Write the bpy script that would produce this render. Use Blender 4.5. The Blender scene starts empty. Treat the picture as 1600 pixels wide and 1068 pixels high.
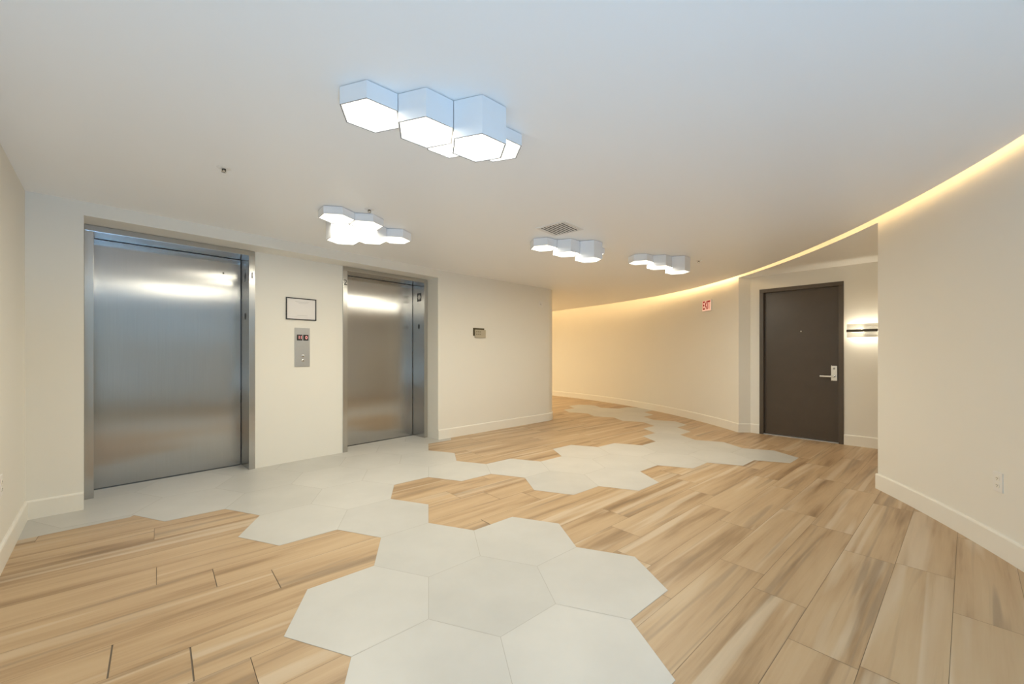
import bpy, bmesh, math, random
import numpy as np
from mathutils import Vector, Matrix

random.seed(7)
S = bpy.context.scene
COL = S.collection
PI = math.pi
H = 1.2            # eye height of the lobby camera
ZC = 2.38          # ceiling height
ZT = 2.62          # roof slab over the cove slot
ZA = 2.375         # alcove soffit

# ------------------------------------------------------------------ helpers
def link(name, bm, mats, parent=None, smooth=False):
    me = bpy.data.meshes.new(name)
    bm.normal_update()
    bm.to_mesh(me); bm.free()
    for m in (mats if isinstance(mats, (list, tuple)) else [mats]):
        me.materials.append(m)
    if smooth:
        for p in me.polygons: p.use_smooth = True
    o = bpy.data.objects.new(name, me)
    COL.objects.link(o)
    if parent is not None: o.parent = parent
    return o

def empty(name, loc, rotz=0.0):
    o = bpy.data.objects.new(name, None)
    o.empty_display_size = 0.05
    COL.objects.link(o)
    o.location = loc; o.rotation_euler = (0, 0, rotz)
    return o

def tag(o, label, cat, group=None, kind=None):
    o['label'] = label; o['category'] = cat
    if group: o['group'] = group
    if kind: o['kind'] = kind
    return o

def quad(bm, pts, mat=0):
    f = bm.faces.new([bm.verts.new(p) for p in pts]); f.material_index = mat
    return f

def box(bm, x0, x1, y0, y1, z0, z1, mat=0, M=None, bevel=0.0):
    b = bmesh.new()
    vs = [b.verts.new((x, y, z)) for x in (x0, x1) for y in (y0, y1) for z in (z0, z1)]
    for idx in ((0,1,3,2),(4,6,7,5),(0,4,5,1),(2,3,7,6),(0,2,6,4),(1,5,7,3)):
        b.faces.new([vs[i] for i in idx])
    if bevel:
        bmesh.ops.bevel(b, geom=list(b.edges), offset=bevel, segments=2, affect='EDGES', profile=0.6)
    merge(bm, b, mat, M)

def merge(bm, b, mat=0, M=None):
    bmesh.ops.recalc_face_normals(b, faces=list(b.faces))
    if M is not None: b.transform(M)
    mp = {v: bm.verts.new(v.co) for v in b.verts}
    for f in b.faces:
        try:
            g = bm.faces.new([mp[v] for v in f.verts]); g.material_index = mat; g.smooth = f.smooth
        except ValueError: pass
    b.free()

def lathe(bm, prof, seg=24, mat=0, M=None, smooth=True):
    """prof: list of (r, z); axis z."""
    b = bmesh.new()
    rings = []
    for r, z in prof:
        if r < 1e-6: rings.append([b.verts.new((0, 0, z))])
        else: rings.append([b.verts.new((r*math.cos(2*PI*k/seg), r*math.sin(2*PI*k/seg), z)) for k in range(seg)])
    for a, c in zip(rings, rings[1:]):
        for k in range(seg):
            j = (k+1) % seg
            if len(a) == 1 and len(c) == 1: continue
            if len(a) == 1: f = b.faces.new((a[0], c[k], c[j]))
            elif len(c) == 1: f = b.faces.new((a[k], a[j], c[0]))
            else: f = b.faces.new((a[k], a[j], c[j], c[k]))
            f.smooth = smooth
    merge(bm, b, mat, M)

def prism(bm, pts, z0, z1, mat=0, M=None, cap0=True, cap1=True):
    """pts: list of (x, y) polygon, extruded from z0 to z1."""
    b = bmesh.new()
    lo = [b.verts.new((x, y, z0)) for x, y in pts]; hi = [b.verts.new((x, y, z1)) for x, y in pts]
    n = len(pts)
    for i in range(n):
        j = (i+1) % n
        b.faces.new((lo[i], lo[j], hi[j], hi[i]))
    if cap0: b.faces.new(lo[::-1])
    if cap1: b.faces.new(hi)
    merge(bm, b, mat, M)

def ribbon(bm, pts, z0, z1, mat=0):
    """vertical wall sheet along a polyline of (x, y)."""
    lo = [bm.verts.new((x, y, z0)) for x, y in pts]; hi = [bm.verts.new((x, y, z1)) for x, y in pts]
    for i in range(len(pts)-1):
        f = bm.faces.new((lo[i], lo[i+1], hi[i+1], hi[i])); f.material_index = mat

def offset_line(pts, d):
    """offset polyline to its left by d (mitred)."""
    out = []
    n = len(pts)
    for i in range(n):
        p = Vector(pts[i])
        t0 = (p - Vector(pts[i-1])).normalized() if i > 0 else None
        t1 = (Vector(pts[i+1]) - p).normalized() if i < n-1 else None
        if t0 is None: t0 = t1
        if t1 is None: t1 = t0
        n0 = Vector((-t0.y, t0.x)); n1 = Vector((-t1.y, t1.x))
        m = (n0 + n1)
        if m.length < 1e-4: m = n0.copy()
        m.normalize()
        k = max(0.35, m.dot(n0))
        q = p + m * (d / k)
        out.append((q.x, q.y))
    return out

def skirting(name, pts, side=1, h=0.137, t=0.014):
    """baseboard along a polyline; side=+1 sticks out to the left of the path."""
    bm = bmesh.new()
    prof = [(0.0, 0.0), (t, 0.0), (t, h-0.012), (t-0.004, h-0.003), (t-0.008, h), (0.0, h)]
    rows = []
    for d, z in prof:
        d2 = -0.01 if d == 0 else d
        rows.append([bm.verts.new((x, y, z)) for x, y in offset_line(pts, side*d2)])
    n = len(pts)
    for a, b in zip(rows, rows[1:]):
        for i in range(n-1):
            bm.faces.new((a[i], a[i+1], b[i+1], b[i]))
    for i in (0, n-1):
        bm.faces.new([r[i] for r in rows])
    bmesh.ops.recalc_face_normals(bm, faces=list(bm.faces))
    o = link(name, bm, M_TRIM)
    o['kind'] = 'structure'
    return o

def text_bm(bm, s, size, M, mat=0, depth=0.001, bold=0.0):
    cu = bpy.data.curves.new('tmp_text', 'FONT')
    cu.body = s; cu.size = size; cu.align_x = 'CENTER'; cu.align_y = 'CENTER'
    cu.extrude = depth; cu.offset = bold; cu.resolution_u = 3
    o = bpy.data.objects.new('tmp_text', cu); COL.objects.link(o)
    dg = bpy.context.evaluated_depsgraph_get()
    me = bpy.data.meshes.new_from_object(o.evaluated_get(dg))
    b = bmesh.new(); b.from_mesh(me)
    bpy.data.objects.remove(o); bpy.data.curves.remove(cu); bpy.data.meshes.remove(me)
    merge(bm, b, mat, M)

# ------------------------------------------------------------------ materials
def mat(name):
    m = bpy.data.materials.new(name); m.use_nodes = True
    nt = m.node_tree
    return m, nt, nt.nodes['Principled BSDF']

def simple(name, col, rough=0.5, metal=0.0, noise=0.0, scale=8.0, bump=0.0, spec=0.5):
    m, nt, p = mat(name)
    p.inputs['Base Color'].default_value = (*col, 1)
    p.inputs['Roughness'].default_value = rough
    p.inputs['Metallic'].default_value = metal
    p.inputs['Specular IOR Level'].default_value = spec
    tc = nt.nodes.new('ShaderNodeTexCoord')
    if noise or bump:
        n = nt.nodes.new('ShaderNodeTexNoise'); n.inputs['Scale'].default_value = scale
        n.inputs['Detail'].default_value = 4
        nt.links.new(tc.outputs['Object'], n.inputs['Vector'])
        if noise:
            r = nt.nodes.new('ShaderNodeMix'); r.data_type = 'RGBA'
            r.inputs['A'].default_value = (*[c*(1-noise) for c in col], 1)
            r.inputs['B'].default_value = (*[min(1, c*(1+noise)) for c in col], 1)
            nt.links.new(n.outputs['Fac'], r.inputs['Factor'])
            nt.links.new(r.outputs['Result'], p.inputs['Base Color'])
        if bump:
            n2 = nt.nodes.new('ShaderNodeTexNoise'); n2.inputs['Scale'].default_value = 180
            nt.links.new(tc.outputs['Object'], n2.inputs['Vector'])
            b = nt.nodes.new('ShaderNodeBump'); b.inputs['Strength'].default_value = bump
            b.inputs['Distance'].default_value = 0.002
            nt.links.new(n2.outputs['Fac'], b.inputs['Height'])
            nt.links.new(b.outputs['Normal'], p.inputs['Normal'])
    return m

def emissive(name, col, strength):
    m, nt, p = mat(name)
    p.inputs['Base Color'].default_value = (0.8, 0.8, 0.8, 1)
    p.inputs['Emission Color'].default_value = (*col, 1)
    p.inputs['Emission Strength'].default_value = strength
    return m

LAMP_COL = (1.0, 0.94, 0.765)
LAMP_STR = 1.0      # glow of the diffuser itself; the light of each module comes from an area lamp in it
LAMP_W = 3.2
COVE_COL = (1.0, 0.67, 0.31)
COVE_STR = 5.5
FLASH_COL = (0.30, 0.61, 1.0)
FLASH_W = 130.0
COVE_FAR = 14.0

M_WALL = simple('wall_paint', (0.80, 0.775, 0.71), 0.55, noise=0.012, scale=2.0, bump=0.04)
M_CEIL = simple('ceiling_paint', (0.90, 0.895, 0.885), 0.45, noise=0.01, scale=1.5, bump=0.03)
M_TRIM = simple('trim_paint', (0.82, 0.79, 0.72), 0.38, noise=0.01)
M_WHITE = simple('lamp_enamel', (0.84, 0.85, 0.87), 0.35, noise=0.01)
M_RIM = simple('grey_lamp_rim', (0.30, 0.30, 0.31), 0.5, noise=0.02)
M_PLASTIC = simple('white_plastic', (0.80, 0.78, 0.74), 0.4, noise=0.01)
M_DARKHOLE = simple('dark_recess', (0.03, 0.028, 0.025), 0.7, noise=0.1)
M_BLACK = simple('black_plastic', (0.02, 0.02, 0.02), 0.4, noise=0.1)
M_DOOR = simple('dark_brown_laminate', (0.072, 0.052, 0.036), 0.36, noise=0.12, scale=6.0)
M_DFRAME = simple('dark_bronze_frame_paint', (0.085, 0.066, 0.048), 0.40, noise=0.08)
M_CHROME = simple('satin_chrome', (0.78, 0.76, 0.72), 0.22, metal=1.0, noise=0.03)
M_BRONZE = simple('dark_bronze', (0.10, 0.085, 0.065), 0.35, metal=0.6, noise=0.1)
M_DIFF = emissive('lamp_diffuser', LAMP_COL, LAMP_STR)
M_COVE = emissive('cove_strip', COVE_COL, COVE_STR)
M_COVE2 = emissive('corridor_cove_strip', COVE_COL, COVE_FAR)
M_BULB = emissive('sconce_bulb', (1.0, 0.90, 0.70), 150.0)
M_RED = emissive('red_display_digit', (1.0, 0.02, 0.045), 0.75)
M_EXITP = emissive('exit_panel_glow', (1.0, 0.30, 0.24), 0.38)
M_EXITL = simple('exit_red_letters', (0.38, 0.006, 0.008), 0.45, noise=0.05)
M_PAPER = simple('notice_paper', (0.80, 0.77, 0.75), 0.6, noise=0.02, scale=20)
M_INK = simple('printed_ink', (0.34, 0.32, 0.31), 0.7, noise=0.05)
M_INKFAINT = simple('faint_printed_ink', (0.64, 0.62, 0.60), 0.7, noise=0.05)
M_PANEL = simple('brushed_panel_metal', (0.46, 0.46, 0.46), 0.42, metal=0.7, noise=0.04, scale=30)
M_BEIGE = simple('beige_cover', (0.46, 0.41, 0.31), 0.5, noise=0.05, scale=40)
M_BEIGED = simple('beige_button', (0.27, 0.24, 0.17), 0.5, noise=0.05)
M_OLIVE = simple('dark_olive_backplate', (0.075, 0.055, 0.02), 0.55, noise=0.08)

def steel(name, col, r, aniso, wave=0.0):
    m, nt, p = mat(name)
    N, L = nt.nodes, nt.links
    p.inputs['Metallic'].default_value = 1.0
    p.inputs['Roughness'].default_value = r
    p.inputs['Anisotropic'].default_value = aniso
    tg = N.new('ShaderNodeTangent'); tg.direction_type = 'RADIAL'; tg.axis = 'Z'
    p.inputs['Anisotropic Rotation'].default_value = 0.0
    tc = N.new('ShaderNodeTexCoord')
    mp = N.new('ShaderNodeMapping'); mp.inputs['Scale'].default_value = (260, 260, 2.5)
    L.new(tc.outputs['Object'], mp.inputs['Vector'])
    n = N.new('ShaderNodeTexNoise'); n.inputs['Scale'].default_value = 1.0; n.inputs['Detail'].default_value = 3
    L.new(mp.outputs['Vector'], n.inputs['Vector'])
    mx = N.new('ShaderNodeMix'); mx.data_type = 'RGBA'
    mx.inputs['A'].default_value = (*[c*0.93 for c in col], 1); mx.inputs['B'].default_value = (*[min(1, c*1.07) for c in col], 1)
    L.new(n.outputs['Fac'], mx.inputs['Factor']); L.new(mx.outputs['Result'], p.inputs['Base Color'])
    L.new(tg.outputs['Tangent'], p.inputs['Tangent'])
    if wave:
        mp2 = N.new('ShaderNodeMapping'); mp2.inputs['Scale'].default_value = (1.2, 1.2, 2.2)
        L.new(tc.outputs['Object'], mp2.inputs['Vector'])
        n2 = N.new('ShaderNodeTexNoise'); n2.inputs['Scale'].default_value = 1.0; n2.inputs['Detail'].default_value = 1
        L.new(mp2.outputs['Vector'], n2.inputs['Vector'])
        b = N.new('ShaderNodeBump'); b.inputs['Strength'].default_value = wave; b.inputs['Distance'].default_value = 0.02
        L.new(n2.outputs['Fac'], b.inputs['Height']); L.new(b.outputs['Normal'], p.inputs['Normal'])
    return m

M_STEEL = steel('brushed_stainless_door', (0.48, 0.475, 0.465), 0.20, 0.97, wave=0.05)
M_FRAME = steel('brushed_stainless_frame', (0.52, 0.51, 0.49), 0.24, 0.8)

def hex_tile():
    m, nt, p = mat('cream_hexagon_tile')
    N, L = nt.nodes, nt.links
    at = N.new('ShaderNodeAttribute'); at.attribute_name = 'piece'; at.attribute_type = 'GEOMETRY'
    g = N.new('ShaderNodeTexCoord')
    n1 = N.new('ShaderNodeTexNoise'); n1.inputs['Scale'].default_value = 2.3; n1.inputs['Detail'].default_value = 5; n1.inputs['Roughness'].default_value = 0.6
    L.new(g.outputs['Object'], n1.inputs['Vector'])
    ad = N.new('ShaderNodeMath'); ad.operation = 'MULTIPLY_ADD'; ad.inputs[1].default_value = 0.35
    L.new(at.outputs['Fac'], ad.inputs[0]); L.new(n1.outputs['Fac'], ad.inputs[2])
    r = N.new('ShaderNodeValToRGB')
    r.color_ramp.elements[0].position = 0.3; r.color_ramp.elements[0].color = (0.475, 0.462, 0.43, 1)
    r.color_ramp.elements[1].position = 0.95; r.color_ramp.elements[1].color = (0.565, 0.548, 0.512, 1)
    L.new(ad.outputs[0], r.inputs['Fac']); L.new(r.outputs['Color'], p.inputs['Base Color'])
    p.inputs['Roughness'].default_value = 0.36
    p.inputs['Specular IOR Level'].default_value = 0.45
    return m

def wood_tile():
    m, nt, p = mat('wood_look_plank_tile')
    N, L = nt.nodes, nt.links
    at = N.new('ShaderNodeAttribute'); at.attribute_name = 'piece'; at.attribute_type = 'GEOMETRY'
    uv = N.new('ShaderNodeUVMap'); uv.uv_map = 'plank'
    def scaled(sx, sy, kz):
        mp = N.new('ShaderNodeMapping'); mp.inputs['Scale'].default_value = (sx, sy, 1)
        L.new(uv.outputs['UV'], mp.inputs['Vector'])
        cz = N.new('ShaderNodeCombineXYZ')
        mz = N.new('ShaderNodeMath'); mz.operation = 'MULTIPLY'; mz.inputs[1].default_value = kz
        L.new(at.outputs['Fac'], mz.inputs[0]); L.new(mz.outputs[0], cz.inputs['Z'])
        a = N.new('ShaderNodeVectorMath'); a.operation = 'ADD'
        L.new(mp.outputs['Vector'], a.inputs[0]); L.new(cz.outputs['Vector'], a.inputs[1])
        return a.outputs['Vector']
    def noise(vec, detail=4, rough=0.55, dist=0.0):
        n = N.new('ShaderNodeTexNoise'); n.inputs['Scale'].default_value = 1.0
        n.inputs['Detail'].default_value = detail; n.inputs['Roughness'].default_value = rough
        n.inputs['Distortion'].default_value = dist
        L.new(vec, n.inputs['Vector']); return n.outputs['Fac']
    broad = noise(scaled(0.85, 9.0, 61.0), 3, 0.5, 0.35)      # wide heartwood bands
    fine = noise(scaled(2.2, 55.0, 97.0), 4, 0.6, 0.3)        # fine grain
    pale = noise(scaled(0.38, 8.0, 131.0), 2, 0.45, 0.9)
    grey = noise(scaled(0.5, 14.0, 173.0), 2, 0.5, 0.9)     # pale sapwood streaks
    m1 = N.new('ShaderNodeMath'); m1.operation = 'MULTIPLY_ADD'; m1.inputs[1].default_value = 0.34
    L.new(fine, m1.inputs[0]); L.new(broad, m1.inputs[2])
    m2 = N.new('ShaderNodeMath'); m2.operation = 'MULTIPLY_ADD'; m2.inputs[1].default_value = 0.16
    L.new(at.outputs['Fac'], m2.inputs[0]); L.new(m1.outputs[0], m2.inputs[2])
    r = N.new('ShaderNodeValToRGB'); cr = r.color_ramp
    cr.elements[0].position = 0.44; cr.elements[0].color = (0.23, 0.145, 0.078, 1)
    cr.elements[1].position = 1.0; cr.elements[1].color = (0.53, 0.385, 0.235, 1)
    for pos, c in ((0.58, (0.35, 0.228, 0.124, 1)), (0.70, (0.45, 0.308, 0.178, 1)), (0.84, (0.50, 0.352, 0.21, 1))):
        e = cr.elements.new(pos); e.color = c
    L.new(m2.outputs[0], r.inputs['Fac'])
    rp = N.new('ShaderNodeValToRGB')
    rp.color_ramp.elements[0].position = 0.56; rp.color_ramp.elements[0].color = (0, 0, 0, 1)
    rp.color_ramp.elements[1].position = 0.66; rp.color_ramp.elements[1].color = (0.55, 0.55, 0.55, 1)
    L.new(pale, rp.inputs['Fac'])
    mx = N.new('ShaderNodeMix'); mx.data_type = 'RGBA'
    L.new(rp.outputs['Color'], mx.inputs['Factor']); L.new(r.outputs['Color'], mx.inputs['A'])
    mx.inputs['B'].default_value = (0.63, 0.52, 0.385, 1)
    rg = N.new('ShaderNodeValToRGB')
    rg.color_ramp.elements[0].position = 0.60; rg.color_ramp.elements[0].color = (0, 0, 0, 1)
    rg.color_ramp.elements[1].position = 0.70; rg.color_ramp.elements[1].color = (0.55, 0.55, 0.55, 1)
    L.new(grey, rg.inputs['Fac'])
    mg = N.new('ShaderNodeMix'); mg.data_type = 'RGBA'
    L.new(rg.outputs['Color'], mg.inputs['Factor']); L.new(mx.outputs['Result'], mg.inputs['A'])
    mg.inputs['B'].default_value = (0.25, 0.185, 0.125, 1)
    L.new(mg.outputs['Result'], p.inputs['Base Color'])
    p.inputs['Roughness'].default_value = 0.40
    p.inputs['Specular IOR Level'].default_value = 0.42
    return m

M_HEX = hex_tile(); M_WOOD = wood_tile()
M_HEXGROUT = simple('grey_tile_grout', (0.41, 0.39, 0.345), 0.8, noise=0.05)
M_WOODGROUT = simple('brown_plank_grout', (0.20, 0.155, 0.11), 0.8, noise=0.08)

def clear_glass():
    m = bpy.data.materials.new('window_glass'); m.use_nodes = True
    nt = m.node_tree; nt.nodes.clear()
    out = nt.nodes.new('ShaderNodeOutputMaterial'); mx = nt.nodes.new('ShaderNodeMixShader')
    t = nt.nodes.new('ShaderNodeBsdfTransparent'); g = nt.nodes.new('ShaderNodeBsdfGlossy'); g.inputs['Roughness'].default_value = 0.02
    mx.inputs['Fac'].default_value = 0.06
    nt.links.new(t.outputs[0], mx.inputs[1]); nt.links.new(g.outputs[0], mx.inputs[2]); nt.links.new(mx.outputs[0], out.inputs[0])
    return m
M_GLASS = clear_glass()
def crystal():
    m, nt, p = mat('textured_crystal_glass')
    p.inputs['Base Color'].default_value = (0.97, 0.97, 0.95, 1)
    p.inputs['Roughness'].default_value = 0.25
    p.inputs['Transmission Weight'].default_value = 0.75
    p.inputs['IOR'].default_value = 1.35
    n = nt.nodes.new('ShaderNodeTexVoronoi'); n.inputs['Scale'].default_value = 45
    tc = nt.nodes.new('ShaderNodeTexCoord'); nt.links.new(tc.outputs['Object'], n.inputs['Vector'])
    b = nt.nodes.new('ShaderNodeBump'); b.inputs['Strength'].default_value = 0.7; b.inputs['Distance'].default_value = 0.004
    nt.links.new(n.outputs['Distance'], b.inputs['Height']); nt.links.new(b.outputs['Normal'], p.inputs['Normal'])
    return m
M_CRYSTAL = crystal()

# ------------------------------------------------------------------ plan of the lobby
# curved wall: circle-ish arc about AC
AC = (-5.545, 5.633)
_wp = np.array([(1.56,11.2),(2.24,10.32),(2.81,9.16),(3.12,8.14),(3.35,7.06),(3.535,6.18),(3.245,3.55),(3.075,3.03),(2.99,2.64),(2.91,2.29)])
_th = np.arctan2(_wp[:,1]-AC[1], _wp[:,0]-AC[0]); _r = np.hypot(_wp[:,0]-AC[0], _wp[:,1]-AC[1])
_co = np.polyfit(_th, _r, 2)
TH_LO, TH_HI = _th.min(), _th.max()
def wall_r(t): return float(np.polyval(_co, min(max(t, TH_LO), TH_HI)))
def gap(t):    # distance between ceiling edge and curved wall
    d = math.degrees(t)
    return float(np.interp(d, [-26, -21, -14, -8, -2, 4, 10, 16, 22, 32, 60], [0.052, 0.058, 0.085, 0.10, 0.10, 0.09, 0.10, 0.17, 0.30, 0.45, 0.5]))
def arc_pt(t, off=0.0):
    r = wall_r(t) - off
    return (AC[0] + r*math.cos(t), AC[1] + r*math.sin(t))
def th_at_y(y):
    t = math.asin(max(-1, min(1, (y-AC[1])/9.05)))
    for _ in range(30):
        t -= (arc_pt(t)[1]-y)/(9.05*math.cos(t))
    return t
T_WIN = th_at_y(1.95); T_CORNER = th_at_y(3.59); T_ALC = th_at_y(6.177); T_END = math.radians(58)
def arc(t0, t1, n, off=None):
    return [arc_pt(t0+(t1-t0)*k/n, 0.0 if off is None else off(t0+(t1-t0)*k/n)) for k in range(n+1)]

# elevator wall frame: d along the wall, n towards the room
D = Vector((0.678, 0.735, 0)).normalized(); NV = Vector((0.735, -0.678, 0)).normalized()
def E(d, n): 
    v = D*d + NV*n
    return (v.x, v.y)
N_REC = -4.842; N_DOOR = -5.124
CL = (-3.52, 2.905)              # corner between left wall and elevator wall
CA = (-3.314, 3.111)             # left end of the recess
CB = (-1.038, 5.645)             # right end of the recess
RL, RR = E(0.030, N_REC), E(3.448, N_REC)
Z_SOF = 2.275
# right flank with rounded end
FL = [CB, (0.62, 7.225)]
_c = Vector((0.62, 7.225)); _dir = (Vector((0.62, 7.225))-Vector(CB)).normalized(); _nl = Vector((-_dir.y, _dir.x))
_cc = _c + _nl*0.42
end_arc = []
for k in range(1, 11):
    a = -PI/2 + (PI*0.62)*k/10
    q = _cc + _dir*(0.42*math.cos(a)) + _nl*(0.42*math.sin(a))
    end_arc.append((q.x, q.y))
flank_r = FL + end_arc + [(-2.6, 9.6)]
# door wall (alcove)
DD = Vector((0.676, -0.7367, 0)).normalized(); DN = Vector((-0.7367, -0.676, 0)).normalized()
DO = Vector((3.745, 6.077, 0))
def A(t, n=0.0):
    v = DO + DD*t + DN*n
    return (v.x, v.y)
ALC_L = A(-0.126)
ALC_END = A(1.95)
P_ALC = arc_pt(T_ALC); P_COR = arc_pt(T_CORNER)
WIN_A = arc_pt(T_WIN); WIN_B = (2.62, -2.0)
LEFT_END = (0.55, -1.165)

# ------------------------------------------------------------------ floor
LH = np.array([[-0.3291918772586036,-0.10971916342229926,-0.11853959609690096],[0.1079800436866294,-0.32397397299552605,2.046980308907107],[-0.0038831355219562484,0.002446690229192489,1.0]])
def lat(x, y):
    v = LH @ np.array([x, y, 1.0]); return (v[0]/v[2], v[1]/v[2])
A1 = (math.sqrt(3)*math.cos(PI/6), math.sqrt(3)*math.sin(PI/6)); A2 = (0.0, math.sqrt(3))
CELLS = [(1,-11),(-1,-11),(1,-12),(8,-5),(4,-7),(7,-6),(7,-4),(-4,-4),(-2,-8),(-3,-5),(0,-11),(6,-7),(-2,-7),(-2,-6),(-1,-10),(0,-10),(0,-5),(-1,0),(5,-8),(-2,-5),(-1,-9),(-1,-3),(0,-3),(0,-1),(2,-4),(3,-4),(6,-3),(-3,-4),(-2,-4),(-1,-5),(-1,-4),(-1,1),(0,-4),(0,0),(0,1),(1,-4),(1,-1),(1,0),(2,-2),(3,-5),(3,-3),(3,-2),(4,-6),(4,-5),(4,-4),(4,-3),(5,-7),(5,-6),(5,-5),(5,-4),(5,-3),(6,-6),(6,-5),(6,-4),(7,-5),
         (5,-9),(6,-8),(7,-7),(8,-6),(8,-7),(9,-6),(9,-7),(9,-8),(8,-8),(7,-8),(6,-9),(0,2),(-1,2),(-1,3)]
fb = bmesh.new()
piece = []
uvl = fb.loops.layers.uv.new('plank')
pl = fb.faces.layers.float.new('piece')
quad(fb, [(-9, -4, -0.003), (9, -4, -0.003), (9, 15, -0.003), (-9, 15, -0.003)], 2)
UD = Vector((math.cos(math.radians(41.4)), math.sin(math.radians(41.4)))); VD = Vector((-UD.y, UD.x))
W, PLEN = 0.229, 1.16
JOINTS = {0: 0.10, 1: -0.14, 2: 0.475, 3: 0.23, 4: -0.005, 7: -0.017, -5: 2.476, -6: 2.30, -4: 3.05, -7: 2.0}
for k in range(-36, 44):
    v0 = 1.878 + W*k; v1 = v0 + W
    off = JOINTS.get(k, random.uniform(0, PLEN))
    plen = 1.9 if 0 <= k <= 8 else PLEN
    for i in range(-9, 14):
        u0 = off + plen*i; u1 = u0 + plen
        g, gl = 0.0011, 0.0007
        if k in (0, 1): g = 0.0028
        if k in (2, 3): g = 0.0018
        pts = [(u0+g, v0+gl), (u1-g, v0+gl), (u1-g, v1-gl), (u0+g, v1-gl)]
        w = [UD*a + VD*b for a, b in pts]
        c = (w[0]+w[2])/2
        if abs(c.x) > 8.5 or c.y < -3.5 or c.y > 14.5: continue
        f = quad(fb, [(q.x, q.y, 0.0) for q in w], 1)
        rv = random.random(); f[pl] = rv
        ou, ov = random.uniform(0, 50), random.uniform(0, 50)
        for lp, (a, b) in zip(f.loops, pts): lp[uvl].uv = (a-u0+ou, b-v0+ov)
# strip of cream tile along the wall on the left of the first lift, and cells
quad(fb, [(-3.9, 3.3, 0.0004), (-3.25, 2.525, 0.0004), (-3.18, 2.595, 0.0004), (-2.814, 2.958, 0.0004), (-2.86, 3.3, 0.0004)], 3)
for (i, j) in CELLS:
    cx, cy = i*A1[0]+j*A2[0], i*A1[1]+j*A2[1]
    for s, z, mi in ((1.0, 0.0006, 4), (0.9958, 0.0011, 3)):
        f = quad(fb, [(*lat(cx+s*math.cos(q*PI/3), cy+s*math.sin(q*PI/3)), z) for q in range(6)], mi)
        f[pl] = random.random()
for f in fb.faces:
    f.normal_update()
    if f.normal.z < 0: f.normal_flip()
floor = link('floor', fb, [M_WOODGROUT, M_WOOD, M_WOODGROUT, M_HEX, M_HEXGROUT])
tag(floor, 'wood-look plank floor with a winding path of cream hexagon tiles', 'floor', kind='structure')

# ------------------------------------------------------------------ walls
def struct(name, bm, m, label, cat):
    bmesh.ops.remove_doubles(bm, verts=list(bm.verts), dist=1e-5)
    o = link(name, bm, m)
    return tag(o, label, cat, kind='structure')

bm = bmesh.new()
ribbon(bm, [LEFT_END, CL], -0.003, ZT)
struct('wall_left', bm, M_WALL, 'plain cream wall at the left edge, meeting the lift wall', 'wall')

bm = bmesh.new()
ribbon(bm, [CL, CA], -0.003, ZT)
# header over the recess, soffit, reveals
ribbon(bm, [CA, CB], Z_SOF, ZT)
quad(bm, [(*CA, Z_SOF), (*CB, Z_SOF), (*RR, Z_SOF), (*RL, Z_SOF)])
ribbon(bm, [CA, RL], -0.003, Z_SOF); ribbon(bm, [RR, CB], -0.003, Z_SOF)
# recess back: slivers, pier between the lifts, strips above the frames
E1 = (0.043, 1.270); E2 = (2.203, 3.437); Z_FR = 2.272
ribbon(bm, [RL, E(E1[0], N_REC)], -0.003, Z_SOF)
ribbon(bm, [E(E1[1], N_REC), E(E2[0], N_REC)], -0.003, Z_SOF)
ribbon(bm, [E(E2[1], N_REC), RR], -0.003, Z_SOF)
for e in (E1, E2): ribbon(bm, [E(e[0], N_REC), E(e[1], N_REC)], Z_FR, Z_SOF)
ribbon(bm, flank_r, -0.003, ZT)
wl = struct('wall_elevator', bm, M_WALL, 'cream wall with a shallow recess holding the two lift doors and a rounded far end', 'wall')
for p in wl.data.polygons: p.use_smooth = False

bm = bmesh.new()
ribbon(bm, arc(T_WIN, T_CORNER, 22), -0.003, ZT)
c2 = (P_COR[0]+0.9, P_COR[1]+0.02)
ribbon(bm, [P_COR, c2, (5.3, 4.2), ALC_END], -0.003, ZA)
wr = struct('wall_right', bm, M_WALL, 'smooth curved cream wall at the right with the wall socket', 'wall')
bm = bmesh.new()
ribbon(bm, arc(T_CORNER, T_ALC, 20), ZA, ZT)
struct('wall_header', bm, M_WALL, 'curved fascia over the door alcove behind the glowing slot', 'wall')
bm = bmesh.new()
ribbon(bm, arc(T_ALC, T_END, 48), -0.003, ZT)
ribbon(bm, [arc_pt(T_END), (-2.6, 13.0), (-2.6, 9.6)], -0.003, ZT)
struct('wall_far', bm, M_WALL, 'long curved cream corridor wall carrying the exit sign', 'wall')
bm = bmesh.new()
DT0, DT1, DTZ = 0.0, 0.990, 2.172    # door opening along the alcove wall
ribbon(bm, [P_ALC, ALC_L, A(DT0)], -0.003, ZA)
ribbon(bm, [A(DT1), ALC_END], -0.003, ZA)
ribbon(bm, [A(DT0), A(DT1)], DTZ, ZA)
struct('wall_alcove', bm, M_WALL, 'cream alcove wall around the dark brown door', 'wall')

# plain walls behind the viewpoint
bm = bmesh.new()
ribbon(bm, [LEFT_END, WIN_B, WIN_A], -0.003, ZT)
struct('wall_back', bm, M_WALL, 'plain wall behind the viewpoint joining the left and the curved right wall', 'wall')

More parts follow.
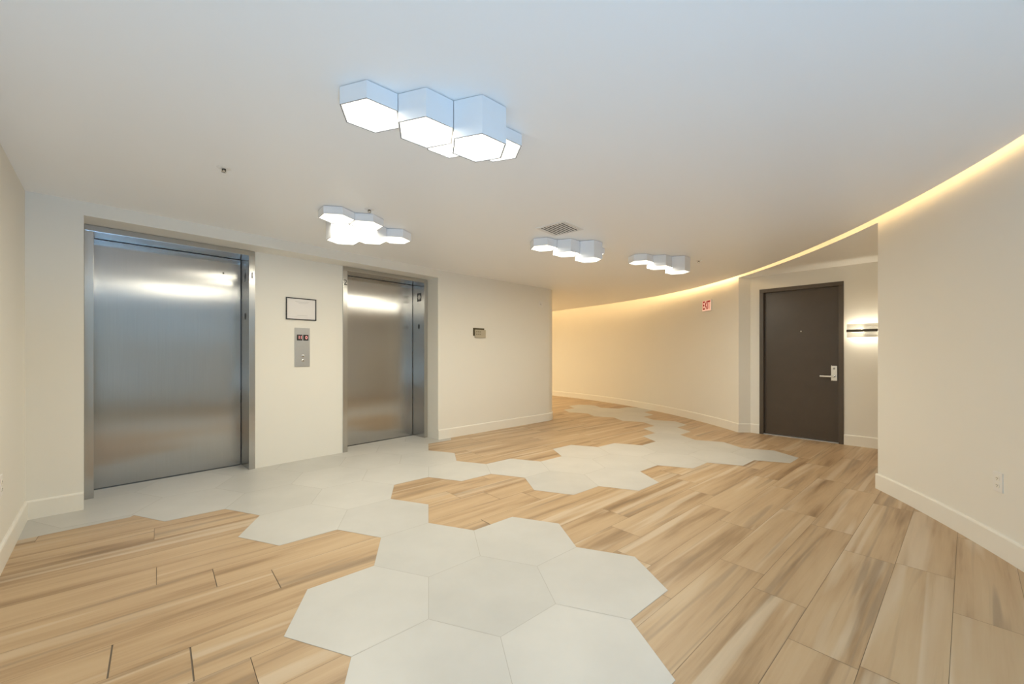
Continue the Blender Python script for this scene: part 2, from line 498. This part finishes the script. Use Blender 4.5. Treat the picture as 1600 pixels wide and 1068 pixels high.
# ------------------------------------------------------------------ ceilings
bm = bmesh.new()
edge = arc(T_WIN, T_END, 90, off=gap)
poly = [(2.66, -2.1), (2.66, 1.0)] + edge + [(-3.2, 13.4), (-3.2, 9.0), (-4.6, 6.0), (-4.6, 2.4), (0.4, -1.3)]
fcs = []
lo = [bm.verts.new((x, y, ZC)) for x, y in poly]; hi = [bm.verts.new((x, y, ZC+0.085)) for x, y in poly]
f = bm.faces.new(lo); bm.faces.new(hi)
for i in range(len(poly)):
    j = (i+1) % len(poly); bm.faces.new((lo[i], lo[j], hi[j], hi[i]))
bmesh.ops.triangulate(bm, faces=[g for g in bm.faces if len(g.verts) > 4])
bmesh.ops.recalc_face_normals(bm, faces=list(bm.faces))
ce = link('ceiling', bm, M_CEIL)
tag(ce, 'white plaster ceiling with a curved edge along the glowing slot', 'ceiling', kind='structure')
bm = bmesh.new()
box(bm, -7, 7.5, -4, 15, ZT, ZT+0.1)
tag(link('ceiling_upper', bm, M_CEIL), 'upper slab closing the light slot above the ceiling edge', 'ceiling', kind='structure')
bm = bmesh.new()
sof = arc(T_CORNER, T_ALC, 20) + [ALC_L, A(0.5), A(1.0), ALC_END, (5.3, 4.2), c2]
vs = [bm.verts.new((x, y, ZA)) for x, y in sof]
bm.faces.new(vs)
bmesh.ops.triangulate(bm, faces=list(bm.faces))
tag(link('ceiling_alcove', bm, M_CEIL), 'low alcove ceiling between the curved fascia and the door wall', 'ceiling', kind='structure')

# cove light strip fixed to the back edge of the ceiling, facing the wall
bm = bmesh.new()
ribbon(bm, arc(T_WIN, T_ALC, 50, off=lambda t: gap(t)-0.003), ZC+0.014, ZC+0.036)
tag(link('cove_light', bm, M_COVE), 'warm light strip in the slot between the ceiling edge and the curved right wall', 'light')
bm = bmesh.new()
ribbon(bm, arc(T_ALC, T_END, 60, off=lambda t: gap(t)-0.003), ZC+0.014, ZC+0.036)
tag(link('cove_light', bm, M_COVE2), 'warm light strip in the slot along the corridor wall with the exit sign', 'light')

# ------------------------------------------------------------------ baseboards
for n_, o_ in (('baseboard_left', skirting('baseboard_left', [LEFT_END, CL], side=-1)),
               ('baseboard_flank', skirting('baseboard_flank', [CL, CA], side=-1)),
               ('baseboard_corner', skirting('baseboard_corner', flank_r, side=-1)),
               ('baseboard_right', skirting('baseboard_right', arc(T_WIN, T_CORNER, 22) + [c2], side=1)),
               ('baseboard_far', skirting('baseboard_far', [A(-0.002), ALC_L] + arc(T_ALC, T_END, 48), side=1)),
               ('baseboard_alcove', skirting('baseboard_alcove', [A(DT1+0.002), ALC_END], side=-1))):
    where = {'baseboard_left': 'along the left wall', 'baseboard_flank': 'on the short wall left of the first lift',
             'baseboard_corner': 'on the wall right of the second lift, wrapping its rounded end',
             'baseboard_right': 'along the curved right wall under the socket', 'baseboard_far': 'along the corridor wall under the exit sign',
             'baseboard_alcove': 'under the wall sconce right of the brown door'}[n_]
    tag(o_, 'white painted baseboard ' + where, 'baseboard', kind='structure')

# ------------------------------------------------------------------ lift doors (door_1, door_2)
ANG_D = math.atan2(D.y, D.x)     # local x = along wall, local -y = towards the room
def yl(n): return -(n - N_REC)   # n offset -> local y
def lift(name, e, num, label):
    w = e[1]-e[0]
    root = empty(name, (*E(e[0], N_REC), 0.0), ANG_D)
    tag(root, label, 'elevator door', kind='structure')
    fw = 0.056; depth = yl(N_DOOR)
    zo = Z_FR-0.05
    for k, x0 in enumerate((0.0, w-fw)):
        b = bmesh.new(); box(b, x0, x0+fw, -0.012, depth, 0.0, Z_FR if False else zo, bevel=0.002)
        link('jamb', b, M_FRAME, root)
    b = bmesh.new(); box(b, 0.0, w, -0.012, depth, zo, Z_FR, bevel=0.002)
    link('header', b, M_FRAME, root)
    b = bmesh.new(); box(b, fw+0.001, w-fw-0.007, depth-0.004, depth+0.035, 0.010, zo-0.006)
    pn = link('door_panel', b, M_STEEL, root)
    kx = w-fw-0.16 if num == '1' else fw+0.085
    kz = 2.055 if num == '1' else 2.075
    b = bmesh.new(); lathe(b, [(0.0, 0.004), (0.007, 0.004), (0.0085, 0.0)], 16, M=Matrix.Translation((kx, depth-0.004, kz)) @ Matrix.Rotation(PI/2, 4, 'X'))
    link('keyhole', b, M_DARKHOLE, pn)
    b = bmesh.new(); box(b, fw, w-fw, depth-0.022, depth+0.03, -0.002, 0.0035)
    box(b, fw, w-fw, depth-0.014, depth-0.008, 0.0035, 0.0045)
    link('threshold', b, M_FRAME, root)
    # floor number plate on the frame face
    px = w-fw/2 if num == '1' else fw/2
    pz = 2.015 if num == '1' else 2.075
    b = bmesh.new(); box(b, px-0.024, px+0.024, -0.0145, -0.0115, pz-0.055, pz+0.055, bevel=0.001)
    pt = link('number_plate', b, M_FRAME, root)
    b = bmesh.new(); text_bm(b, num, 0.095, Matrix.Translation((px, -0.0150, pz)) @ Matrix.Rotation(PI/2, 4, 'X'))
    link('numeral', b, M_BLACK, pt)
    # plates on the right jamb, seen on its inner face
    xi = w-fw
    R = Matrix(((0,0,-1,xi),(-1,0,0,0),(0,1,0,0),(0,0,0,1)))   # local x-> -y(into room), y->z, z-> -x
    def onjamb(y, z): return Matrix.Translation((0, y, z)) @ R
    yj = 0.112
    b = bmesh.new(); box(b, xi-0.0025, xi+0.001, yj-0.05, yj+0.05, 1.965, 2.085, bevel=0.0008)
    sp = link('jamb_plate', b, M_BLACK if num == '2' else M_PANEL, root)
    b = bmesh.new()
    star = []
    for q in range(16):
        a = q*PI/8; r = 0.048 if q % 4 == 0 else (0.040 if q % 2 == 0 else 0.026)
        star.append((r*math.cos(a), r*math.sin(a)))
    prism(b, star, 0.0026, 0.0034, M=onjamb(yj, 2.025))
    link('star_emblem', b, M_PLASTIC if num == '2' else M_BLACK, sp)
    b = bmesh.new()
    prism(b, [(0.020*math.cos(q*PI/8), 0.036*math.sin(q*PI/8)) for q in range(16)], 0.0, 0.002, M=onjamb(yj+0.008, 1.60))
    link('jamb_sensor', b, M_BLACK, root)
    return root
lift('door_1', E1, '1', 'larger brushed steel lift door near the left wall, numbered 1')
lift('door_2', E2, '2', 'second brushed steel lift door, numbered 2, right of the call panel')

# ------------------------------------------------------------------ things on the pier between the lifts
def on_rec(d, z, out=0.0): return Matrix.Translation((*E(d, N_REC+out), z)) @ Matrix.Rotation(ANG_D, 4, 'Z')
# framed notice
x0, x1, z0, z1 = 1.567, 1.888, 1.586, 1.831
root = empty('framed_notice', (*E((x0+x1)/2, N_REC), (z0+z1)/2), ANG_D)
tag(root, 'thin black frame with a white printed notice above the lift call panel', 'picture frame')
w2, h2 = (x1-x0)/2, (z1-z0)/2
b = bmesh.new()
for (a0, a1, c0, c1) in ((-w2, -w2+0.010, -h2, h2), (w2-0.010, w2, -h2, h2), (-w2+0.010, w2-0.010, -h2, -h2+0.010), (-w2+0.010, w2-0.010, h2-0.010, h2)):
    box(b, a0, a1, -0.016, 0.0, c0, c1, bevel=0.0015)
link('frame', b, M_BLACK, root)
b = bmesh.new(); box(b, -w2+0.009, w2-0.009, -0.008, -0.001, -h2+0.009, h2-0.009)
sh = link('sheet', b, M_PAPER, root)
for zz, hw, hh in ((0.083, 0.075, 0.0022), (0.074, 0.062, 0.0018), (0.064, 0.040, 0.0018), (-0.072, 0.055, 0.003)):
    b = bmesh.new(); box(b, -hw+0.01, hw+0.01, -0.0088, -0.0079, zz-hh, zz+hh)
    link('printed_line', b, M_INKFAINT, sh)
b = bmesh.new(); box(b, -0.105, 0.11, -0.0088, -0.0079, -0.0895, -0.0875)
link('printed_line', b, M_INKFAINT, sh)
# call panel
x0, x1, z0, z1 = 1.657, 1.818, 1.058, 1.497
root = empty('call_panel', (*E((x0+x1)/2, N_REC), z0), ANG_D)
tag(root, 'steel lift call panel with two red displays and two round buttons', 'call panel')
w2 = (x1-x0)/2; h_ = z1-z0
b = bmesh.new(); box(b, -w2, w2, -0.008, 0.0, 0, h_, bevel=0.0015)
link('plate', b, M_PANEL, root)
for (fx0, fx1, s) in ((0.135, 0.49, '11'), (0.555, 0.90, '0')):
    b = bmesh.new(); a0, a1 = -w2+fx0*2*w2, -w2+fx1*2*w2; c1, c0 = h_*(1-0.175), h_*(1-0.325)
    box(b, a0, a1, -0.0105, -0.0075, c0, c1, bevel=0.0008)
    dp = link('display', b, M_BLACK, root)
    for q, ch in enumerate(s):
        b = bmesh.new(); text_bm(b, ch, 0.052, Matrix.Translation(((a0+a1)/2+0.005+(q-(len(s)-1)/2)*0.022, -0.0110, (c0+c1)/2)) @ Matrix.Rotation(PI/2, 4, 'X'), depth=0.0004)
        link('digit', b, M_RED, dp)
for fz, up in ((0.72, 1), (0.84, -1)):
    zc = h_*(1-fz)
    T = Matrix.Translation((0.004, -0.008, zc)) @ Matrix.Rotation(PI/2, 4, 'X')
    b = bmesh.new(); lathe(b, [(0.0, 0.006), (0.012, 0.006), (0.0155, 0.004), (0.017, 0.0)], 24, M=T)
    bt = link('call_button', b, M_CHROME, root)
    b = bmesh.new(); prism(b, [(-0.006, -0.005*up), (0.006, -0.005*up), (0.0, 0.007*up)], 0.006, 0.0068, M=T)
    link('arrow', b, M_BLACK, bt)

# thermostat on the right flank
fd = _dir; fang = math.atan2(fd.y, fd.x)
def flank(s): q = Vector(CB)+fd*s; return (q.x, q.y)
def flank_s(px):   # distance along the flank wall seen at a bearing
    k = (px-800)/628.0
    return (k*CB[1]-CB[0])/(fd.x-k*fd.y)
s0, s1 = flank_s(739.1), flank_s(757.4)
y0_ = flank(s0)[1]; zt = 1.2+(553-511.9)*y0_/628; zb = 1.2+(553-527.8)*flank(s1)[1]/628
root = empty('thermostat', (*flank((s0+s1)/2), zb), fang)
tag(root, 'small beige wall control with a dark backplate right of the second lift', 'thermostat')
hw = (s1-s0)/2; hh = zt-zb
b = bmesh.new(); box(b, -hw, hw-0.018, -0.010, 0.0, 0.03, hh, bevel=0.001); link('backplate', b, M_OLIVE, root)
b = bmesh.new(); box(b, -hw+0.024, hw, -0.026, -0.010, 0.0, hh-0.026, bevel=0.003); cv = link('cover', b, M_BEIGE, root)
for r in range(2):
    for c in range(3):
        b = bmesh.new(); cx = -hw+0.050+c*0.034; cz = 0.052+r*0.038
        box(b, cx-0.011, cx+0.011, -0.029, -0.0255, cz-0.009, cz+0.009, bevel=0.001); link('button', b, M_BEIGED, cv)
# tiny sensor near the end of that wall
s = flank_s(844.5); zc = 1.2+(553-475)*flank(s)[1]/628
root = empty('wall_sensor', (*flank(s), zc), fang)
tag(root, 'tiny white sensor high on the wall near its rounded end', 'sensor')
b = bmesh.new(); box(b, -0.05, 0.05, -0.006, 0.0, -0.05, 0.05, bevel=0.002); link('plate', b, M_PLASTIC, root)
b = bmesh.new(); lathe(b, [(0.0, 0.026), (0.014, 0.022), (0.02, 0.012), (0.022, 0.0)], 20, M=Matrix.Translation((0, -0.006, 0)) @ Matrix.Rotation(PI/2, 4, 'X')); link('dome', b, M_PLASTIC, root)

# ------------------------------------------------------------------ dark door in the alcove (door_3)
ANG_A = math.atan2(DD.y, DD.x)     # local x along DD, local -y = towards room
root = empty('door_3', (*A(DT0), 0.0), ANG_A)
tag(root, 'dark brown flush door in a dark frame, steel lever handle on its right', 'door', kind='structure')
w = DT1-DT0; fw = 0.052; rec = 0.075
for x0 in (0.0, w-fw):
    b = bmesh.new(); box(b, x0, x0+fw, -0.014, rec+0.05, 0.0, DTZ-fw, bevel=0.002)
    sx = x0+fw if x0 == 0.0 else x0-0.016
    box(b, sx, sx+0.016, rec-0.03, rec+0.05, 0.0, DTZ-fw)
    link('jamb', b, M_DFRAME, root)
b = bmesh.new(); box(b, 0.0, w, -0.014, rec+0.05, DTZ-fw, DTZ, bevel=0.002); box(b, fw, w-fw, rec-0.03, rec+0.05, DTZ-fw-0.016, DTZ-fw)
link('header', b, M_DFRAME, root)
b = bmesh.new(); box(b, fw+0.003, w-fw-0.003, rec-0.028, rec+0.016, 0.012, DTZ-fw-0.004, bevel=0.0015)
leaf = link('leaf', b, M_DOOR, root)
b = bmesh.new(); box(b, fw, w-fw, -0.01, rec+0.05, 0.0005, 0.011, bevel=0.002)
link('threshold', b, M_PANEL, root)
yf = rec-0.028
def door_x(px):
    k = (px-800)/628.0
    base = DO + DN*(-yf)
    t = (k*base.y-base.x)/(DD.x-k*DD.y); return t, (base+DD*t).y
tx, ty = door_x(1303.5)
hz0, hz1 = 1.2-(594-553)*ty/628, 1.2-(572-553)*ty/628
hx = min(tx, w-fw-0.05)
b = bmesh.new(); box(b, hx-0.034, hx+0.034, yf-0.012, yf, hz0-0.005, hz1+0.008, bevel=0.003)
hp = link('handle_plate', b, M_CHROME, root)
b = bmesh.new(); zl = hz0+0.055
lathe(b, [(0.013, 0.0), (0.013, 0.045), (0.0, 0.045)], 20, M=Matrix.Translation((hx, yf-0.012, zl)) @ Matrix.Rotation(PI/2, 4, 'X'))
box(b, hx-0.150, hx+0.012, yf-0.068, yf-0.050, zl-0.011, zl+0.011, bevel=0.006)
link('lever', b, M_CHROME, hp)
b = bmesh.new(); lathe(b, [(0.0, 0.004), (0.010, 0.004), (0.012, 0.0)], 20, M=Matrix.Translation((hx, yf-0.012, hz1-0.03)) @ Matrix.Rotation(PI/2, 4, 'X'))
link('lock_cylinder', b, M_PANEL, hp)
tx2, ty2 = door_x(1251.5)
b = bmesh.new(); lathe(b, [(0.0, 0.004), (0.005, 0.005), (0.009, 0.003), (0.010, 0.0)], 20, M=Matrix.Translation((tx2, yf, 1.2+(553-517.5)*ty2/628)) @ Matrix.Rotation(PI/2, 4, 'X'))
link('peephole', b, M_CHROME, root)

# ------------------------------------------------------------------ wall sconce right of the door
def alc_t(px):
    k = (px-800)/628.0
    return (k*DO.y-DO.x)/(DD.x-k*DD.y)
t0 = alc_t(1326)-0.01; t1 = t0+0.46
zc = 1.503
root = empty('wall_sconce', (*A((t0+t1)/2), zc), ANG_A)
tag(root, 'lit glass wall sconce with a dark horizontal bar right of the brown door', 'wall lamp')
hw = (t1-t0)/2
b = bmesh.new(); box(b, -0.07, 0.07, -0.02, 0.0, -0.055, 0.055, bevel=0.003); link('backplate', b, M_CHROME, root)
b = bmesh.new(); box(b, -hw, hw, -0.105, -0.088, -0.017, 0.017, bevel=0.003); box(b, -0.02, 0.02, -0.09, -0.02, -0.012, 0.012)
link('bar', b, M_BRONZE, root)
for sgn in (1, -1):
    b = bmesh.new(); a0, a1 = (0.018, 0.088) if sgn > 0 else (-0.088, -0.018)
    box(b, -hw+0.004, hw-0.004, -0.098, -0.088, a0, a1, bevel=0.003)
    link('glass_panel', b, M_CRYSTAL, root)
for k in (-1, 1):
    b = bmesh.new()
    lathe(b, [(0.0, -0.045), (0.008, -0.043), (0.010, -0.03), (0.010, 0.03), (0.008, 0.043), (0.0, 0.045)], 16, M=Matrix.Translation((k*0.11, -0.05, 0.0)) @ Matrix.Rotation(PI/2, 4, 'Y'))
    link('bulb', b, M_BULB, root)
    b = bmesh.new(); box(b, k*0.055-0.006 if k > 0 else k*0.055-0.006, k*0.055+0.006, -0.056, -0.01, -0.006, 0.006); link('lamp_holder', b, M_CHROME, root)

# ------------------------------------------------------------------ exit sign on the corridor wall
te = th_at_y(6.97)
pe = Vector(arc_pt(te)); tang = (Vector(arc_pt(te-0.005))-Vector(arc_pt(te+0.005))).normalized()
ange = math.atan2(tang.y, tang.x)
ze = 1.2+(553-477.3)*6.97/628
root = empty('exit_sign', (pe.x, pe.y, ze), ange)
tag(root, 'glowing red EXIT sign on the curved corridor wall', 'exit sign')
b = bmesh.new(); box(b, -0.120, 0.120, -0.03, 0.006, -0.092, 0.092, bevel=0.003); link('housing', b, M_PLASTIC, root)
b = bmesh.new(); box(b, -0.115, 0.115, -0.0325, -0.029, -0.087, 0.087); fp = link('glowing_face', b, M_EXITP, root)
b = bmesh.new(); text_bm(b, 'EXIT', 0.20, Matrix.Translation((0.0, -0.0335, 0.0)) @ Matrix.Rotation(PI/2, 4, 'X') @ Matrix.Scale(0.50, 4, (1,0,0)), bold=0.004)
link('lettering', b, M_EXITL, fp)

# ------------------------------------------------------------------ outlets
def outlet(name, loc, ang, label):
    root = empty(name, loc, ang); tag(root, label, 'outlet', None)
    b = bmesh.new(); box(b, -0.036, 0.036, -0.006, 0.004, -0.058, 0.058, bevel=0.002); link('cover_plate', b, M_PLASTIC, root)
    for zc in (0.021, -0.021):
        b = bmesh.new(); prism(b, [(0.017*math.cos(a), max(-0.0135, min(0.0135, 0.017*math.sin(a)))) for a in [k*PI/10 for k in range(20)]], 0.0, 0.002,
                               M=Matrix.Translation((0, -0.006, zc)) @ Matrix.Rotation(PI/2, 4, 'X'))
        rc = link('receptacle', b, M_TRIM, root)
        b = bmesh.new()
        for x in (-0.006, 0.006): box(b, x-0.001, x+0.001, -0.0086, -0.0078, zc-0.002, zc+0.006)
        box(b, -0.002, 0.002, -0.0086, -0.0078, zc-0.010, zc-0.006)
        link('slots', b, M_DARKHOLE, rc)
to = th_at_y(2.40)
po = Vector(arc_pt(to)); tg = (Vector(arc_pt(to-0.005))-Vector(arc_pt(to+0.005))).normalized()
outlet('wall_outlet', (po.x, po.y, 0.437), math.atan2(tg.y, tg.x), 'white double wall outlet low on the curved right wall')
ll = Vector(CL)-Vector(LEFT_END); ll.normalize()
s = 0.0
q = Vector(CL) - ll*0.93
outlet('wall_outlet', (q.x, q.y, 0.465), math.atan2(ll.y, ll.x), 'white wall outlet low on the left wall, seen nearly edge-on')

# ------------------------------------------------------------------ hexagon ceiling lights
HS = 0.1425
ROT0 = math.radians(41.4)
def hexpts(s): return [(s*math.cos(ROT0+k*PI/3), s*math.sin(ROT0+k*PI/3)) for k in range(6)]
MODS = [((-0.4922, -0.1006), 0.080), ((-0.2534, -0.0446), 0.130), ((0.0, 0.0), 0.178), ((-0.1734, 0.1924), 0.066), ((0.0797, 0.2374), 0.062)]
# put modules on an exact lattice: directions 11.4 and 71.4 degrees
def lt(a, c):
    p = 0.2495
    return (p*(a*math.cos(math.radians(11.4))+c*math.cos(math.radians(71.4))), p*(a*math.sin(math.radians(11.4))+c*math.sin(math.radians(71.4))))
MODS = [(lt(-2, 0), 0.080), (lt(-1, 0), 0.130), (lt(0, 0), 0.178), (lt(-1, 1), 0.066), (lt(0, 1), 0.064)]
def make_light(loc, rot, label):
    root = empty('ceiling_light', loc, rot)
    tag(root, label, 'ceiling light', 'hexagon cluster ceiling lights')
    for (mx, my), drop in MODS:
        b = bmesh.new()
        outer = [(x+mx, y+my) for x, y in hexpts(HS)]; inner = [(x+mx, y+my) for x, y in hexpts(HS-0.007)]
        prism(b, outer, -drop, -0.004, cap0=False)
        prism(b, [(x+mx, y+my) for x, y in hexpts(HS-0.010)], -0.004, 0.0, mat=1, cap0=False)
        for i in range(6):
            j = (i+1) % 6
            quad(b, [(*outer[j], -drop), (*outer[i], -drop), (*inner[i], -drop), (*inner[j], -drop)], 1)
            quad(b, [(*inner[j], -drop), (*inner[i], -drop), (*inner[i], -drop+0.012), (*inner[j], -drop+0.012)])
        sh = link('hexagon_shade', b, [M_WHITE, M_RIM], root)
        b = bmesh.new()
        pts = [(x+mx, y+my) for x, y in hexpts(HS-0.0072)]
        prism(b, pts, -drop+0.003, -drop+0.009)
        link('diffuser', b, M_DIFF, sh)
        la = bpy.data.lights.new('module_lamp', 'AREA'); la.shape = 'DISK'; la.size = 0.22
        la.energy = LAMP_W; la.color = LAMP_COL
        lo_ = bpy.data.objects.new('module_lamp', la); COL.objects.link(lo_); lo_.parent = sh
        lo_.location = (mx, my, -drop+0.0005)
    return root
def copy_tree(o, parent=None):
    c = o.copy(); COL.objects.link(c)
    if parent is not None: c.parent = parent
    for ch in list(o.children): copy_tree(ch, c)
    return c
L0 = make_light((-0.163, 1.962, ZC), 0.0, 'hexagon cluster ceiling light nearest the viewer, five glowing modules')
WARM = bpy.data.lights.new('added_corridor_lamp', 'AREA'); WARM.shape = 'DISK'; WARM.size = 0.22; WARM.energy = 5.6; WARM.color = (1.0, 0.83, 0.52)
for loc, rot, label in (((-1.497, 3.563, ZC), math.radians(-150), 'hexagon cluster ceiling light in front of the second lift'),
                        ((0.817, 4.283, ZC), 0.0, 'hexagon cluster ceiling light beside the ceiling vent'),
                        ((2.037, 4.94, ZC), 0.0, 'hexagon cluster ceiling light closest to the brown door'),
                        ((-0.25, 9.95, ZC), math.radians(60), 'hexagon cluster ceiling light around the corner in the corridor'),
                        ((-1.25, 11.2, ZC), math.radians(60), 'added unseen hexagon cluster light farthest along the corridor, brightening the far wall')):
    c = copy_tree(L0); c.location = loc; c.rotation_euler = (0, 0, rot); c['label'] = label
    if 'corridor' in label:          # unseen fixtures added around the corner, warmer and stronger to brighten the far wall
        for sh in c.children:
            for q in sh.children:
                if q.type == 'LIGHT': q.data = WARM

# ------------------------------------------------------------------ ceiling vent and sprinklers
va = math.atan2(0.246, 0.208)
vx, vy = 0.4706+(-0.255+0.208)/2, 3.561+(0.198+0.246)/2
root = empty('ceiling_vent', (vx, vy, ZC), va)
tag(root, 'square white ceiling vent with slats behind the hexagon lights', 'vent')
h2 = 0.162
b = bmesh.new()
for (a0, a1, c0, c1) in ((-h2, -h2+0.024, -h2, h2), (h2-0.024, h2, -h2, h2), (-h2+0.024, h2-0.024, -h2, -h2+0.024), (-h2+0.024, h2-0.024, h2-0.024, h2)):
    box(b, a0, a1, c0, c1, -0.006, 0.0, bevel=0.0015)
link('frame', b, M_PLASTIC, root)
b = bmesh.new(); box(b, -h2+0.022, h2-0.022, -h2+0.022, h2-0.022, -0.0012, -0.0002); link('duct_opening', b, M_DARKHOLE, root)
for k in range(9):
    y = -h2+0.036+k*0.0315
    b = bmesh.new(); box(b, -h2+0.023, h2-0.023, -0.0115, 0.0115, -0.0008, 0.0008, M=Matrix.Translation((0, y, -0.0052)) @ Matrix.Rotation(math.radians(9), 4, 'X'))
    link('slat', b, M_PLASTIC, root)

def sprinkler(loc, label):
    root = empty('ceiling_sprinkler', (loc[0], loc[1], loc[2]+0.001)); tag(root, label, 'sprinkler', 'ceiling sprinklers')
    b = bmesh.new(); lathe(b, [(0.0, -0.005), (0.014, -0.007), (0.034, -0.004), (0.041, 0.0)], 28); link('escutcheon', b, M_PLASTIC, root)
    b = bmesh.new(); lathe(b, [(0.008, 0.0), (0.008, -0.012), (0.005, -0.014), (0.0, -0.014)], 14)
    for sx in (-1, 1):
        box(b, sx*0.0105-0.0015, sx*0.0105+0.0015, -0.002, 0.002, -0.025, -0.008)
    box(b, -0.012, 0.012, -0.002, 0.002, -0.026, -0.023)
    link('nozzle', b, M_BRONZE, root)
    b = bmesh.new(); lathe(b, [(0.0, -0.029), (0.013, -0.0287), (0.015, -0.0275), (0.013, -0.0262), (0.0, -0.026)], 20); link('deflector', b, M_CHROME, root)
sprinkler((-1.827, 2.549, ZC), 'small sprinkler head on the ceiling above the first lift')
sprinkler((-1.162, 3.275, ZC), 'small sprinkler head beside the lamp in front of the lifts')
sprinkler((2.36, 5.08, ZC), 'small sprinkler head right of the lamp closest to the brown door')

# ------------------------------------------------------------------ world, camera, colour
wd_ = bpy.data.worlds.new('sky'); S.world = wd_; wd_.use_nodes = True
bg = wd_.node_tree.nodes['Background']
bg.inputs['Color'].default_value = (0.5, 0.6, 0.8, 1); bg.inputs['Strength'].default_value = 0.05
# the photographer's flash, low behind the camera and bounced upwards
fl_ = bpy.data.lights.new('flash', 'SPOT'); fl_.energy = FLASH_W; fl_.color = FLASH_COL
fl_.spot_size = math.radians(138); fl_.spot_blend = 0.3; fl_.shadow_soft_size = 0.18
flo = bpy.data.objects.new('flash', fl_); COL.objects.link(flo)
flo.location = (0.5, -0.60, 0.15)
flo.rotation_euler = Vector((-0.11, 0.15, 1.0)).to_track_quat('-Z', 'Y').to_euler()

cam = bpy.data.cameras.new('camera'); co = bpy.data.objects.new('camera', cam); COL.objects.link(co)
co.location = (0, 0, H); co.rotation_euler = (PI/2, 0, 0)
cam.sensor_fit = 'HORIZONTAL'; cam.sensor_width = 36.0; cam.lens = 36.0*628/1600
cam.shift_y = 19/1600.0; cam.clip_start = 0.02
S.camera = co

S.view_settings.view_transform = 'Standard'; S.view_settings.look = 'None'
S.view_settings.gamma = 1.0; S.view_settings.use_curve_mapping = False
S.view_settings.exposure = 0.55
S.cycles.use_denoising = True
S.cycles.max_bounces = 12; S.cycles.diffuse_bounces = 8; S.cycles.glossy_bounces = 6
S.cycles.sample_clamp_indirect = 6.0
